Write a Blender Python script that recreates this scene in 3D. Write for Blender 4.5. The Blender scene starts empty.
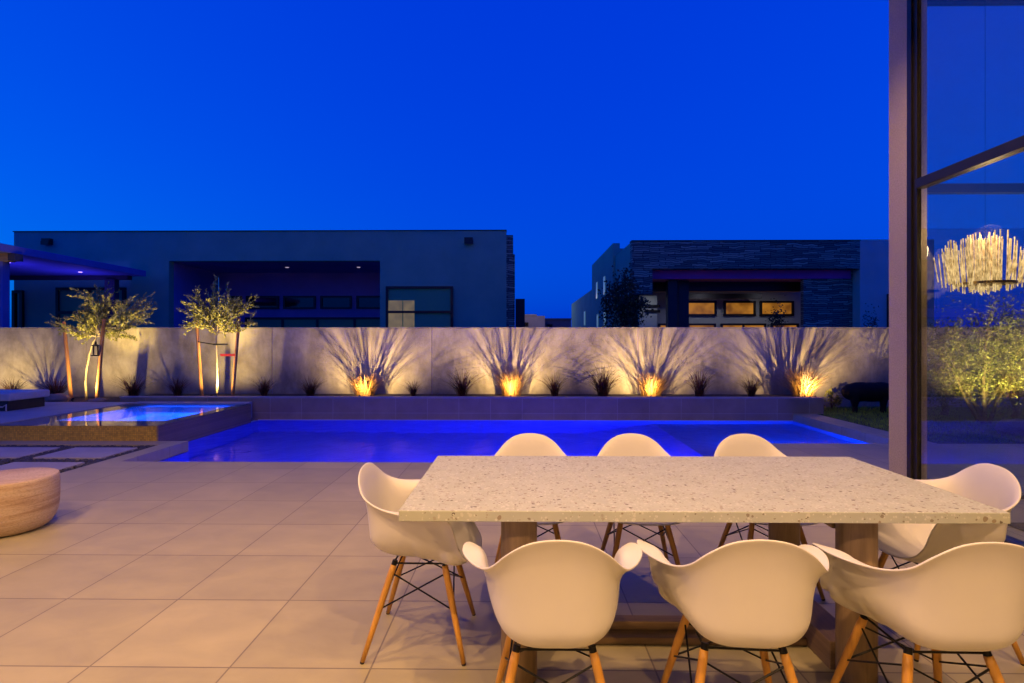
import bpy, bmesh, math, random
from mathutils import Vector, Matrix, noise

random.seed(7)
R = math.radians
PI = math.pi
S = bpy.context.scene
COL = S.collection

# ------------------------------------------------------------------ mesh helpers
class MB:
    def __init__(s):
        s.v = []; s.f = []
    def box(s, x0, x1, y0, y1, z0, z1):
        n = len(s.v)
        s.v += [(x0,y0,z0),(x1,y0,z0),(x1,y1,z0),(x0,y1,z0),(x0,y0,z1),(x1,y0,z1),(x1,y1,z1),(x0,y1,z1)]
        s.f += [tuple(n+i for i in q) for q in ((0,3,2,1),(4,5,6,7),(0,1,5,4),(1,2,6,5),(2,3,7,6),(3,0,4,7))]
        return s
    def quad(s, a, b, c, d):
        n = len(s.v); s.v += [a,b,c,d]; s.f.append((n,n+1,n+2,n+3)); return s
    def tri(s, a, b, c):
        n = len(s.v); s.v += [a,b,c]; s.f.append((n,n+1,n+2)); return s
    def prism(s, poly, z0, z1):
        n = len(s.v); k = len(poly)
        s.v += [(x,y,z0) for x,y in poly] + [(x,y,z1) for x,y in poly]
        s.f.append(tuple(n+i for i in reversed(range(k)))); s.f.append(tuple(n+k+i for i in range(k)))
        for i in range(k):
            j = (i+1) % k
            s.f.append((n+i, n+j, n+k+j, n+k+i))
        return s
    def tube(s, pts, rad, seg=8):
        pts = [Vector(p) for p in pts]
        if not hasattr(rad, '__len__'): rad = [rad]*len(pts)
        n = len(s.v); ref = None
        for i, p in enumerate(pts):
            d = (pts[min(i+1,len(pts)-1)] - pts[max(i-1,0)]).normalized()
            if ref is None:
                ref = d.orthogonal().normalized()
            ref = (ref - d*ref.dot(d)).normalized()
            b = d.cross(ref)
            for k in range(seg):
                a = 2*PI*k/seg
                s.v.append(tuple(p + (ref*math.cos(a) + b*math.sin(a))*rad[i]))
        for i in range(len(pts)-1):
            for k in range(seg):
                a = n+i*seg+k; b = n+i*seg+(k+1)%seg
                s.f.append((a, b, b+seg, a+seg))
        s.f.append(tuple(n+k for k in reversed(range(seg))))
        s.f.append(tuple(n+(len(pts)-1)*seg+k for k in range(seg)))
        return s
    def lathe(s, prof, seg=40, c=(0,0)):
        n = len(s.v)
        for r, z in prof:
            for k in range(seg):
                a = 2*PI*k/seg
                s.v.append((c[0]+r*math.cos(a), c[1]+r*math.sin(a), z))
        for i in range(len(prof)-1):
            for k in range(seg):
                a = n+i*seg+k; b = n+i*seg+(k+1)%seg
                s.f.append((a, b, b+seg, a+seg))
        s.f.append(tuple(n+k for k in reversed(range(seg))))
        s.f.append(tuple(n+(len(prof)-1)*seg+k for k in range(seg)))
        return s
    def ball(s, c, r, nu=14, nv=9, rough=0.0, seed=0):
        n = len(s.v)
        for j in range(1, nv):
            t = PI*j/nv
            for i in range(nu):
                a = 2*PI*i/nu
                d = Vector((math.sin(t)*math.cos(a), math.sin(t)*math.sin(a), math.cos(t)))
                k = 1 + (rough*noise.noise(d*1.6+Vector((seed*3.1,seed*1.7,seed))) if rough else 0)
                s.v.append((c[0]+d.x*r[0]*k, c[1]+d.y*r[1]*k, c[2]+d.z*r[2]*k))
        s.v += [(c[0],c[1],c[2]+r[2]), (c[0],c[1],c[2]-r[2])]
        T = len(s.v)-2; B = T+1
        for j in range(nv-2):
            for i in range(nu):
                a = n+j*nu+i; b = n+j*nu+(i+1)%nu
                s.f.append((a, a+nu, b+nu, b))
        for i in range(nu):
            s.f.append((T, n+i, n+(i+1)%nu))
            s.f.append((B, n+(nv-2)*nu+(i+1)%nu, n+(nv-2)*nu+i))
        return s

def tag(o, label=None, cat=None, group=None, kind=None):
    if label: o['label'] = label
    if cat: o['category'] = cat
    if group: o['group'] = group
    if kind: o['kind'] = kind
    return o

def obj(name, mb, mat, parent=None, smooth=False, bevel=0.0, seg=2, loc=None):
    me = bpy.data.meshes.new(name)
    me.from_pydata([tuple(v) for v in mb.v], [], mb.f)
    me.update()
    me.materials.append(mat)
    if smooth:
        for p in me.polygons: p.use_smooth = True
    o = bpy.data.objects.new(name, me)
    COL.objects.link(o)
    if parent: o.parent = parent
    if loc: o.location = loc
    if bevel:
        m = o.modifiers.new('edge', 'BEVEL'); m.width = bevel; m.segments = seg
        m.limit_method = 'ANGLE'; m.angle_limit = R(40)
    return o

def thing(name, label, cat, loc=(0,0,0), rz=0, group=None):
    o = bpy.data.objects.new(name, None); COL.objects.link(o)
    o.empty_display_size = 0.1
    o.location = loc; o.rotation_euler = (0,0,rz)
    return tag(o, label, cat, group)

def dup(root, loc, rz, label, group=None):
    r = root.copy(); COL.objects.link(r); r.location = loc; r.rotation_euler = (0,0,rz)
    r['label'] = label
    if group: r['group'] = group
    for ch in list(root.children):
        c = ch.copy(); COL.objects.link(c); c.parent = r
        for g in ch.children:
            d = g.copy(); COL.objects.link(d); d.parent = c
    return r

# ------------------------------------------------------------------ materials
def nt(name):
    m = bpy.data.materials.new(name); m.use_nodes = True
    t = m.node_tree; b = t.nodes['Principled BSDF']
    return m, t, b
def N(t, typ, **kw):
    n = t.nodes.new(typ)
    for k, v in kw.items():
        if k.startswith('i_'):
            key = k[2:].replace('_', ' ')
            n.inputs[key].default_value = v
        else: setattr(n, k, v)
    return n
def ramp(t, stops, interp='LINEAR'):
    n = t.nodes.new('ShaderNodeValToRGB'); n.color_ramp.interpolation = interp
    e = n.color_ramp.elements
    while len(e) < len(stops): e.new(0.5)
    for i, (p, c) in enumerate(stops):
        e[i].position = p; e[i].color = (*c, 1)
    return n
def mix(t, fac, a, b, blend='MIX'):
    n = t.nodes.new('ShaderNodeMix'); n.data_type = 'RGBA'; n.blend_type = blend
    for sock, v in ((n.inputs['Factor'], fac), (n.inputs['A'], a), (n.inputs['B'], b)):
        if hasattr(v, 'links') or isinstance(v, bpy.types.NodeSocket): t.links.new(v, sock)
        elif isinstance(v, tuple): sock.default_value = (*v, 1) if len(v) == 3 else v
        else: sock.default_value = v
    return n.outputs['Result']
def coords(t, scale=(1,1,1), loc=(0,0,0), rot=(0,0,0), kind='Object'):
    c = t.nodes.new('ShaderNodeTexCoord'); mp = t.nodes.new('ShaderNodeMapping')
    mp.inputs['Scale'].default_value = scale; mp.inputs['Location'].default_value = loc; mp.inputs['Rotation'].default_value = rot
    t.links.new(c.outputs[kind], mp.inputs['Vector'])
    return mp.outputs['Vector']
def bump(t, b, h, strength=0.2, dist=0.01):
    n = t.nodes.new('ShaderNodeBump'); n.inputs['Strength'].default_value = strength; n.inputs['Distance'].default_value = dist
    t.links.new(h, n.inputs['Height']); t.links.new(n.outputs['Normal'], b.inputs['Normal'])
    return n

def plain(name, col, rough=0.6, var=0.15, scale=6.0, bmp=0.0, bscale=None, metal=0.0, spec=0.5, stretch=(1,1,1)):
    m, t, b = nt(name)
    v = coords(t, stretch)
    n = N(t, 'ShaderNodeTexNoise', i_Scale=scale, i_Detail=6.0, i_Roughness=0.6)
    t.links.new(v, n.inputs['Vector'])
    lo = tuple(c*(1-var) for c in col); hi = tuple(min(1,c*(1+var)) for c in col)
    r = ramp(t, [(0.3, lo), (0.7, hi)])
    t.links.new(n.outputs['Fac'], r.inputs['Fac'])
    t.links.new(r.outputs['Color'], b.inputs['Base Color'])
    b.inputs['Roughness'].default_value = rough; b.inputs['Metallic'].default_value = metal
    b.inputs['Specular IOR Level'].default_value = spec
    if bmp:
        n2 = N(t, 'ShaderNodeTexNoise', i_Scale=bscale or scale*8, i_Detail=4.0)
        t.links.new(v, n2.inputs['Vector'])
        bump(t, b, n2.outputs['Fac'], bmp, 0.01)
    return m

def emissive(name, col, strength, col2=None, scale=3.0):
    m, t, b = nt(name)
    b.inputs['Base Color'].default_value = (*[c*0.3 for c in col], 1)
    b.inputs['Roughness'].default_value = 0.3
    if col2:
        n = N(t, 'ShaderNodeTexNoise', i_Scale=scale, i_Detail=2.0)
        t.links.new(coords(t), n.inputs['Vector'])
        r = ramp(t, [(0.35, col), (0.65, col2)])
        t.links.new(n.outputs['Fac'], r.inputs['Fac']); t.links.new(r.outputs['Color'], b.inputs['Emission Color'])
    else:
        b.inputs['Emission Color'].default_value = (*col, 1)
    b.inputs['Emission Strength'].default_value = strength
    return m

def wood(name, c1, c2, axis='z', scale=9.0, rough=0.5):
    m, t, b = nt(name)
    st = {'x': (0.08,1,1), 'y': (1,0.08,1), 'z': (1,1,0.08)}[axis]
    v = coords(t, st)
    n = N(t, 'ShaderNodeTexNoise', i_Scale=scale*3, i_Detail=8.0, i_Roughness=0.65, i_Distortion=0.6)
    t.links.new(v, n.inputs['Vector'])
    r = ramp(t, [(0.3, c1), (0.68, c2)])
    t.links.new(n.outputs['Fac'], r.inputs['Fac']); t.links.new(r.outputs['Color'], b.inputs['Base Color'])
    b.inputs['Roughness'].default_value = rough
    bump(t, b, n.outputs['Fac'], 0.12, 0.004)
    return m

def tiles(name, col, size, grout, gcol, loc=(0,0,0), rot=(0,0,0), var=0.1, rough=0.5, mottled=0.12, offset=0.0, bmp=0.3, nscale=2.2, wide=1.0):
    """rectangular tiles; mapping in object space, rot turns the pattern onto a wall."""
    m, t, b = nt(name)
    v = coords(t, (1,1,1), loc, rot)
    br = N(t, 'ShaderNodeTexBrick', offset=offset, squash=1.0)
    br.inputs['Scale'].default_value = 1.0
    br.inputs['Brick Width'].default_value = size*wide; br.inputs['Row Height'].default_value = size
    br.inputs['Mortar Size'].default_value = grout; br.inputs['Mortar Smooth'].default_value = 0.1; br.inputs['Bias'].default_value = 0.0
    br.inputs['Color1'].default_value = (*[c*(1-var) for c in col],1); br.inputs['Color2'].default_value = (*[c*(1+var) for c in col],1)
    br.inputs['Mortar'].default_value = (*gcol,1)
    t.links.new(v, br.inputs['Vector'])
    n = N(t, 'ShaderNodeTexNoise', i_Scale=nscale, i_Detail=7.0, i_Roughness=0.62, i_Distortion=0.4)
    t.links.new(coords(t, (1,1.6,1)), n.inputs['Vector'])
    r = ramp(t, [(0.3, (1-mottled*2,)*3), (0.7, (1,1,1))])
    t.links.new(n.outputs['Fac'], r.inputs['Fac'])
    c = mix(t, 1.0, br.outputs['Color'], r.outputs['Color'], 'MULTIPLY')
    t.links.new(c, b.inputs['Base Color'])
    mr = N(t, 'ShaderNodeMapRange'); mr.inputs['To Min'].default_value = rough-0.08; mr.inputs['To Max'].default_value = rough+0.12
    t.links.new(n.outputs['Fac'], mr.inputs['Value']); t.links.new(mr.outputs['Result'], b.inputs['Roughness'])
    inv = N(t, 'ShaderNodeMath', operation='SUBTRACT'); inv.inputs[0].default_value = 1.0
    t.links.new(br.outputs['Fac'], inv.inputs[1])
    fine = N(t, 'ShaderNodeTexNoise', i_Scale=60.0, i_Detail=3.0)
    t.links.new(coords(t), fine.inputs['Vector'])
    add = N(t, 'ShaderNodeMath', operation='MULTIPLY_ADD'); add.inputs[1].default_value = 0.12
    t.links.new(fine.outputs['Fac'], add.inputs[0]); t.links.new(inv.outputs[0], add.inputs[2])
    bump(t, b, add.outputs[0], bmp, 0.004)
    return m

M = {}
M['patio'] = tiles('patio_tile', (0.42,0.375,0.225), 0.6055, 0.004, (0.21,0.18,0.12), loc=(2.449,-2.917+0.6055*8,0), var=0.065, rough=0.46, mottled=0.095, nscale=3.0)
M['planter'] = tiles('planter_tile', (0.36,0.29,0.20), 0.305, 0.005, (0.50,0.44,0.34), loc=(0.17,0,0.003), rot=(R(-90),0,0), var=0.10, rough=0.45, mottled=0.15, wide=2.02)
M['cap'] = plain('cast_stone_cap', (0.33,0.31,0.30), 0.55, 0.12, 4, 0.1)
M['mosaic'] = tiles('spa_mosaic_lit', (0.68,0.45,0.05), 0.026, 0.0012, (0.26,0.17,0.04), rot=(R(-90),0,0), var=0.22, rough=0.3, mottled=0.1)  # gold of the warm patio light put into the front tile colour
M['mosaic_side'] = tiles('spa_mosaic_shaded', (0.24,0.175,0.12), 0.026, 0.0012, (0.10,0.09,0.085), rot=(R(-90),0,R(-90)), var=0.22, rough=0.3, mottled=0.1)  # same tiles, coloured darker for the face turned from the warm light
M['plaster'] = plain('pool_plaster', (0.62,0.66,0.70), 0.6, 0.08, 3, 0.05)
M['spa_floor'] = plain('spa_plaster', (0.20,0.21,0.23), 0.5, 0.15, 5, 0.05)
M['concrete'] = plain('platform_concrete', (0.36,0.35,0.35), 0.65, 0.12, 3, 0.15)
M['stepping'] = plain('stepping_concrete', (0.38,0.36,0.36), 0.7, 0.12, 3, 0.15)
M['soil'] = plain('bed_soil', (0.06,0.048,0.04), 0.95, 0.4, 14, 0.6)
M['gravel_bed'] = plain('gravel_bed', (0.035,0.033,0.032), 0.95, 0.5, 40, 0.8)
M['gravel'] = plain('black_pebble', (0.05,0.047,0.045), 0.55, 0.8, 30)
M['turf_base'] = plain('turf_soil', (0.05,0.08,0.02), 0.95, 0.4, 20)
M['turf'] = plain('turf_blade', (0.22,0.36,0.04), 0.7, 0.45, 5)
M['ground'] = plain('desert_ground', (0.10,0.085,0.07), 0.95, 0.3, 0.6, 0.3, 8)
# garden wall: stuccoed block with blotches
def wall_mat():
    m, t, b = nt('garden_wall_stucco')
    v = coords(t)
    n1 = N(t, 'ShaderNodeTexNoise', i_Scale=0.9, i_Detail=8.0, i_Roughness=0.7, i_Distortion=0.5); t.links.new(v, n1.inputs['Vector'])
    n2 = N(t, 'ShaderNodeTexNoise', i_Scale=4.5, i_Detail=6.0, i_Roughness=0.6); t.links.new(coords(t, (1,1,0.5)), n2.inputs['Vector'])
    r1 = ramp(t, [(0.32,(0.25,0.225,0.20)), (0.68,(0.47,0.44,0.395))]); t.links.new(n1.outputs['Fac'], r1.inputs['Fac'])
    r2 = ramp(t, [(0.34,(0.70,0.69,0.68)), (0.58,(1,1,1))]); t.links.new(n2.outputs['Fac'], r2.inputs['Fac'])
    t.links.new(mix(t, 1.0, r1.outputs['Color'], r2.outputs['Color'], 'MULTIPLY'), b.inputs['Base Color'])
    b.inputs['Roughness'].default_value = 0.85
    n3 = N(t, 'ShaderNodeTexNoise', i_Scale=45.0, i_Detail=5.0); t.links.new(v, n3.inputs['Vector'])
    bump(t, b, n3.outputs['Fac'], 0.35, 0.012)
    return m
M['wall'] = wall_mat()
M['stucco_pier'] = plain('pier_stucco', (0.52,0.43,0.33), 0.9, 0.2, 90, 0.9, 130)
M['house_stucco'] = plain('house_stucco', (0.20,0.44,0.30), 0.9, 0.12, 0.8, 0.2, 60)
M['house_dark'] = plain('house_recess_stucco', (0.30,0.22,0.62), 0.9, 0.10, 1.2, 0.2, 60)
M['house_light'] = plain('house_light_stucco', (0.55,0.56,0.48), 0.9, 0.08, 1.2, 0.2, 60)
M['soffit'] = plain('maroon_soffit', (0.42,0.05,0.34), 0.6, 0.1, 2)
M['dark_beam'] = plain('dark_bronze_steel', (0.022,0.02,0.022), 0.5, 0.2, 6)
M['frame'] = plain('bronze_frame', (0.028,0.024,0.022), 0.35, 0.15, 8, metal=0.3)
M['ramada'] = plain('ramada_roof', (0.14,0.15,0.50), 0.6, 0.08, 3)
M['ramada_beam'] = plain('ramada_beam_paint', (0.05,0.05,0.08), 0.6, 0.1, 3)
M['cedar'] = wood('cedar_end', (0.25,0.16,0.09), (0.42,0.30,0.18), 'x')
def ledger():
    m, t, b = nt('ledger_stone')
    v = coords(t, (1,1,1), (0,0,0), (R(-90),0,0))
    d = N(t, 'ShaderNodeTexNoise', i_Scale=2.5, i_Detail=3.0); t.links.new(v, d.inputs['Vector'])
    sc = N(t, 'ShaderNodeVectorMath', operation='MULTIPLY_ADD'); sc.inputs[1].default_value = (0.16,0.16,0.16)
    t.links.new(d.outputs['Color'], sc.inputs[0]); t.links.new(v, sc.inputs[2])
    br = N(t, 'ShaderNodeTexBrick', offset=0.37, squash=1.6, squash_frequency=3)
    br.inputs['Scale'].default_value = 1.0; br.inputs['Brick Width'].default_value = 0.52; br.inputs['Row Height'].default_value = 0.068
    br.inputs['Mortar Size'].default_value = 0.009; br.inputs['Color1'].default_value = (0.12,0.15,0.12,1); br.inputs['Color2'].default_value = (0.42,0.52,0.38,1)
    br.inputs['Mortar'].default_value = (0.03,0.03,0.03,1); br.inputs['Bias'].default_value = -0.25
    t.links.new(sc.outputs[0], br.inputs['Vector'])
    t.links.new(br.outputs['Color'], b.inputs['Base Color']); b.inputs['Roughness'].default_value = 0.85
    bw = N(t, 'ShaderNodeRGBToBW'); t.links.new(br.outputs['Color'], bw.inputs['Color'])
    bump(t, b, bw.outputs[0], 0.9, 0.05)
    return m
M['ledger'] = ledger()
def dark_pane(name, col=(0.01,0.012,0.016), rough=0.04):
    m, t, b = nt(name)
    b.inputs['Base Color'].default_value = (*col,1); b.inputs['Roughness'].default_value = rough
    b.inputs['Specular IOR Level'].default_value = 0.6
    return m
M['pane'] = dark_pane('window_pane')
M['pane_teal'] = dark_pane('painted_sky_pane', (0.10,0.40,0.20), 0.3)  # teal sky reflection painted into the pane's base colour
M['pane_teal'].node_tree.nodes['Principled BSDF'].inputs['Specular IOR Level'].default_value = 0.15
M['amber'] = emissive('lit_room_amber', (0.60,0.23,0.025), 0.62, (0.22,0.075,0.01), 2.2)
M['pale_glow'] = emissive('pale_reflection_glow', (0.40,0.30,0.16), 0.42, (0.24,0.19,0.12), 4.0)  # weak glow standing in for a warm window reflection
M['strip_light'] = emissive('narrow_lit_window', (0.25,0.55,0.8), 0.22)
M['led'] = emissive('violet_led', (0.35,0.2,1.0), 4.0)
M['spot_dot'] = emissive('dim_downlight', (0.75,0.6,0.8), 0.6)

# white chair plastic
def plastic():
    m, t, b = nt('white_moulded_plastic')
    n = N(t, 'ShaderNodeTexNoise', i_Scale=5.0, i_Detail=4.0); t.links.new(coords(t), n.inputs['Vector'])
    r = ramp(t, [(0.3,(0.64,0.63,0.65)), (0.7,(0.68,0.67,0.68))]); t.links.new(n.outputs['Fac'], r.inputs['Fac'])
    t.links.new(r.outputs['Color'], b.inputs['Base Color'])
    b.inputs['Roughness'].default_value = 0.42; b.inputs['Specular IOR Level'].default_value = 0.35
    b.inputs['Subsurface Weight'].default_value = 0.0
    n2 = N(t, 'ShaderNodeTexNoise', i_Scale=260.0, i_Detail=2.0); t.links.new(coords(t), n2.inputs['Vector'])
    bump(t, b, n2.outputs['Fac'], 0.06, 0.002)
    return m
M['shell'] = plastic()
M['maple'] = wood('maple_dowel', (0.46,0.215,0.035), (0.64,0.335,0.06), 'z', 12, 0.4)
M['wire'] = plain('black_wire', (0.012,0.012,0.013), 0.4, 0.1, 10, metal=0.6)
M['foot'] = plain('foot_glide', (0.03,0.02,0.015), 0.6, 0.1, 10)
M['oak'] = wood('weathered_oak', (0.20,0.135,0.075), (0.36,0.255,0.15), 'z', 8, 0.6)
M['oak_x'] = wood('weathered_oak_rail', (0.18,0.115,0.06), (0.33,0.225,0.125), 'x', 8, 0.6)
M['oak_y'] = wood('weathered_oak_foot', (0.17,0.11,0.06), (0.31,0.21,0.12), 'y', 8, 0.6)
def terrazzo():
    m, t, b = nt('terrazzo')
    v = coords(t)
    base = N(t, 'ShaderNodeTexNoise', i_Scale=9.0, i_Detail=5.0); t.links.new(v, base.inputs['Vector'])
    rb = ramp(t, [(0.3,(0.40,0.43,0.385)), (0.7,(0.46,0.49,0.445))]); t.links.new(base.outputs['Fac'], rb.inputs['Fac'])
    col = rb.outputs['Color']
    for k, (sc, size, keep, pal) in enumerate(((58, 0.46, 0.40, [(0.0,(0.52,0.54,0.50)),(0.40,(0.35,0.34,0.30)),(0.75,(0.25,0.225,0.185)),(0.92,(0.14,0.12,0.10))]),
                                       (110, 0.46, 0.42, [(0.0,(0.55,0.57,0.53)),(0.45,(0.36,0.35,0.30)),(0.85,(0.24,0.215,0.18))]),
                                       (30, 0.26, 0.12, [(0.0,(0.28,0.24,0.19)),(0.5,(0.15,0.125,0.105))]))):
        dn = N(t, 'ShaderNodeTexNoise', i_Scale=sc*1.5, i_Detail=1.0); t.links.new(v, dn.inputs['Vector'])
        sv = N(t, 'ShaderNodeVectorMath', operation='MULTIPLY_ADD'); sv.inputs[1].default_value = (0.35/sc,)*3
        t.links.new(dn.outputs['Color'], sv.inputs[0]); t.links.new(v, sv.inputs[2])
        vo = N(t, 'ShaderNodeTexVoronoi', i_Scale=float(sc)); t.links.new(sv.outputs[0], vo.inputs['Vector'])
        sep = N(t, 'ShaderNodeSeparateColor'); t.links.new(vo.outputs['Color'], sep.inputs[0])
        szm = N(t, 'ShaderNodeMath', operation='MULTIPLY'); szm.inputs[1].default_value = size*1.2; t.links.new(sep.outputs[2], szm.inputs[0])
        a = N(t, 'ShaderNodeMath', operation='LESS_THAN'); t.links.new(vo.outputs['Distance'], a.inputs[0]); t.links.new(szm.outputs[0], a.inputs[1])
        c = N(t, 'ShaderNodeMath', operation='LESS_THAN'); c.inputs[1].default_value = keep; t.links.new(sep.outputs[0], c.inputs[0])
        f = N(t, 'ShaderNodeMath', operation='MULTIPLY'); t.links.new(a.outputs[0], f.inputs[0]); t.links.new(c.outputs[0], f.inputs[1])
        pr = ramp(t, pal, 'CONSTANT'); t.links.new(sep.outputs[1], pr.inputs['Fac'])
        col = mix(t, f.outputs[0], col, pr.outputs['Color'])
    t.links.new(col, b.inputs['Base Color'])
    b.inputs['Roughness'].default_value = 0.5; b.inputs['Specular IOR Level'].default_value = 0.4
    n3 = N(t, 'ShaderNodeTexNoise', i_Scale=120.0, i_Detail=3.0); t.links.new(v, n3.inputs['Vector'])
    bump(t, b, n3.outputs['Fac'], 0.1, 0.002)
    return m
M['terrazzo'] = terrazzo()
def travertine():
    m, t, b = nt('banded_travertine')
    v = coords(t, (0.6,0.6,9.0))
    n = N(t, 'ShaderNodeTexNoise', i_Scale=3.0, i_Detail=8.0, i_Roughness=0.62, i_Distortion=0.5); t.links.new(v, n.inputs['Vector'])
    r = ramp(t, [(0.28,(0.30,0.18,0.11)), (0.45,(0.50,0.36,0.25)), (0.56,(0.58,0.45,0.34)), (0.75,(0.42,0.28,0.18))])
    t.links.new(n.outputs['Fac'], r.inputs['Fac'])
    f = N(t, 'ShaderNodeTexNoise', i_Scale=70.0, i_Detail=4.0); t.links.new(coords(t,(1,1,3)), f.inputs['Vector'])
    rr = ramp(t, [(0.33,(0.72,0.72,0.72)), (0.5,(1,1,1))]); t.links.new(f.outputs['Fac'], rr.inputs['Fac'])
    t.links.new(mix(t, 1.0, r.outputs['Color'], rr.outputs['Color'], 'MULTIPLY'), b.inputs['Base Color'])
    b.inputs['Roughness'].default_value = 0.65
    bump(t, b, n.outputs['Fac'], 0.3, 0.01)
    return m
M['travertine'] = travertine()
M['bark_pale'] = plain('pale_bark', (0.34,0.29,0.22), 0.9, 0.35, 30, 0.5, stretch=(1,1,0.3))
M['bark_dark'] = plain('dark_bark', (0.10,0.075,0.05), 0.9, 0.35, 30, 0.5, stretch=(1,1,0.3))
M['stake'] = wood('lodge_pole', (0.30,0.13,0.045), (0.46,0.22,0.08), 'z', 7, 0.7)
def leaf(name, c1, c2, scale=4.0):
    m, t, b = nt(name)
    n = N(t, 'ShaderNodeTexNoise', i_Scale=scale, i_Detail=5.0); t.links.new(coords(t), n.inputs['Vector'])
    w = N(t, 'ShaderNodeTexWhiteNoise'); 
    g = t.nodes.new('ShaderNodeNewGeometry'); t.links.new(g.outputs['Random Per Island'], w.inputs['Vector'])
    add = N(t, 'ShaderNodeMath', operation='MULTIPLY_ADD'); add.inputs[1].default_value = 0.6
    t.links.new(w.outputs['Value'], add.inputs[0])
    h = N(t, 'ShaderNodeMath', operation='MULTIPLY_ADD'); h.inputs[1].default_value = 0.6; h.inputs[2].default_value = -0.1
    t.links.new(n.outputs['Fac'], h.inputs[0]); t.links.new(h.outputs[0], add.inputs[2])
    r = ramp(t, [(0.15, c1), (0.85, c2)]); t.links.new(add.outputs[0], r.inputs['Fac'])
    t.links.new(r.outputs['Color'], b.inputs['Base Color']); b.inputs['Roughness'].default_value = 0.55
    tr = N(t, 'ShaderNodeBsdfTranslucent'); t.links.new(r.outputs['Color'], tr.inputs['Color'])
    mx = N(t, 'ShaderNodeMixShader'); mx.inputs[0].default_value = 0.25
    t.links.new(b.outputs[0], mx.inputs[1]); t.links.new(tr.outputs[0], mx.inputs[2])
    t.links.new(mx.outputs[0], t.nodes['Material Output'].inputs['Surface'])
    return m
M['olive'] = leaf('olive_leaf', (0.15,0.17,0.035), (0.42,0.42,0.13))
M['darkleaf'] = leaf('dark_leaf', (0.02,0.035,0.015), (0.06,0.085,0.035))
M['mesquite'] = leaf('feathery_leaf', (0.10,0.12,0.03), (0.28,0.30,0.10))
M['straw'] = leaf('straw_blade', (0.06,0.030,0.007), (0.20,0.105,0.028), 9)
M['redgrass'] = leaf('purple_grass_blade', (0.05,0.016,0.012), (0.17,0.065,0.04), 9)
M['boulder'] = plain('boulder_stone', (0.26,0.21,0.16), 0.9, 0.35, 5, 0.6, 18)
M['sculpture'] = plain('black_bronze', (0.008,0.009,0.012), 0.8, 0.2, 6, 0.15, 30, spec=0.2)
M['cushion'] = plain('lounger_cushion', (0.55,0.53,0.52), 0.9, 0.06, 8, 0.2, 200)
M['red_tape'] = plain('red_tape', (0.55,0.03,0.02), 0.6, 0.1, 8)
M['white_ceil'] = plain('soffit_paint', (0.55,0.52,0.48), 0.8, 0.05, 3)
M['rod_glass'] = emissive('lit_glass_rod', (1.0,0.66,0.28), 1.3, (0.22,0.13,0.04), 22.0)
M['lamp_lens'] = emissive('uplight_lens', (1.0,0.66,0.28), 12.0)
M['brass'] = plain('brass', (0.45,0.30,0.10), 0.3, 0.1, 8, metal=1.0)
M['rug'] = plain('dark_rug', (0.05,0.05,0.045), 0.95, 0.3, 30)

# glass pane: fresnel mix of clear and mirror, same reflectance on both faces
def clear_glass():
    m, t, b = nt('clear_glazing')
    t.nodes.remove(b)
    g = t.nodes.new('ShaderNodeNewGeometry')
    mr = N(t, 'ShaderNodeMapRange'); mr.inputs['To Min'].default_value = 1.9; mr.inputs['To Max'].default_value = 1/1.9
    t.links.new(g.outputs['Backfacing'], mr.inputs['Value'])
    fr = N(t, 'ShaderNodeFresnel'); t.links.new(mr.outputs['Result'], fr.inputs['IOR'])
    tr = N(t, 'ShaderNodeBsdfTransparent'); tr.inputs['Color'].default_value = (0.90,0.94,0.93,1)
    gl = N(t, 'ShaderNodeBsdfGlossy'); gl.inputs['Roughness'].default_value = 0.0
    mx = N(t, 'ShaderNodeMixShader'); t.links.new(fr.outputs[0], mx.inputs[0])
    t.links.new(tr.outputs[0], mx.inputs[1]); t.links.new(gl.outputs[0], mx.inputs[2])
    t.links.new(mx.outputs[0], t.nodes['Material Output'].inputs['Surface'])
    return m
M['glass'] = clear_glass()
def water(name, scale, strength, mirror, tint):
    m, t, b = nt(name)
    t.nodes.remove(b)
    n = N(t, 'ShaderNodeTexNoise', i_Scale=scale, i_Detail=3.0, i_Roughness=0.55, i_Distortion=0.6)
    t.links.new(coords(t,(1,0.8,1)), n.inputs['Vector'])
    bp = N(t, 'ShaderNodeBump'); bp.inputs['Strength'].default_value = strength; bp.inputs['Distance'].default_value = 0.03
    t.links.new(n.outputs['Fac'], bp.inputs['Height'])
    rf = N(t, 'ShaderNodeBsdfRefraction'); rf.inputs['IOR'].default_value = 1.333; rf.inputs['Roughness'].default_value = 0.0; rf.inputs['Color'].default_value = (*tint,1)
    gl = N(t, 'ShaderNodeBsdfGlossy'); gl.inputs['Roughness'].default_value = 0.02; gl.inputs['Color'].default_value = (*mirror,1)
    fr = N(t, 'ShaderNodeFresnel'); fr.inputs['IOR'].default_value = 1.333
    mx = N(t, 'ShaderNodeMixShader')
    for q in (rf, gl, fr): t.links.new(bp.outputs['Normal'], q.inputs['Normal'])
    t.links.new(fr.outputs[0], mx.inputs[0]); t.links.new(rf.outputs[0], mx.inputs[1]); t.links.new(gl.outputs[0], mx.inputs[2])
    t.links.new(mx.outputs[0], t.nodes['Material Output'].inputs['Surface'])
    return m
M['water'] = water('pool_water', 2.4, 0.6, (0.15,0.09,0.60), (0.7,0.72,1.0))
M['spa_water'] = water('spa_water', 1.2, 0.02, (1,1,1), (0.8,0.9,1.0))

# ------------------------------------------------------------------ camera
cam = bpy.data.cameras.new('camera'); co = bpy.data.objects.new('camera', cam); COL.objects.link(co)
cam.sensor_width = 36.0; cam.lens = 544/1024*36.0
co.location = (0,0,1.395); co.rotation_euler = (R(90), 0, math.atan(7/544))
cam.clip_start = 0.05; cam.clip_end = 2000
S.camera = co

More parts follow.
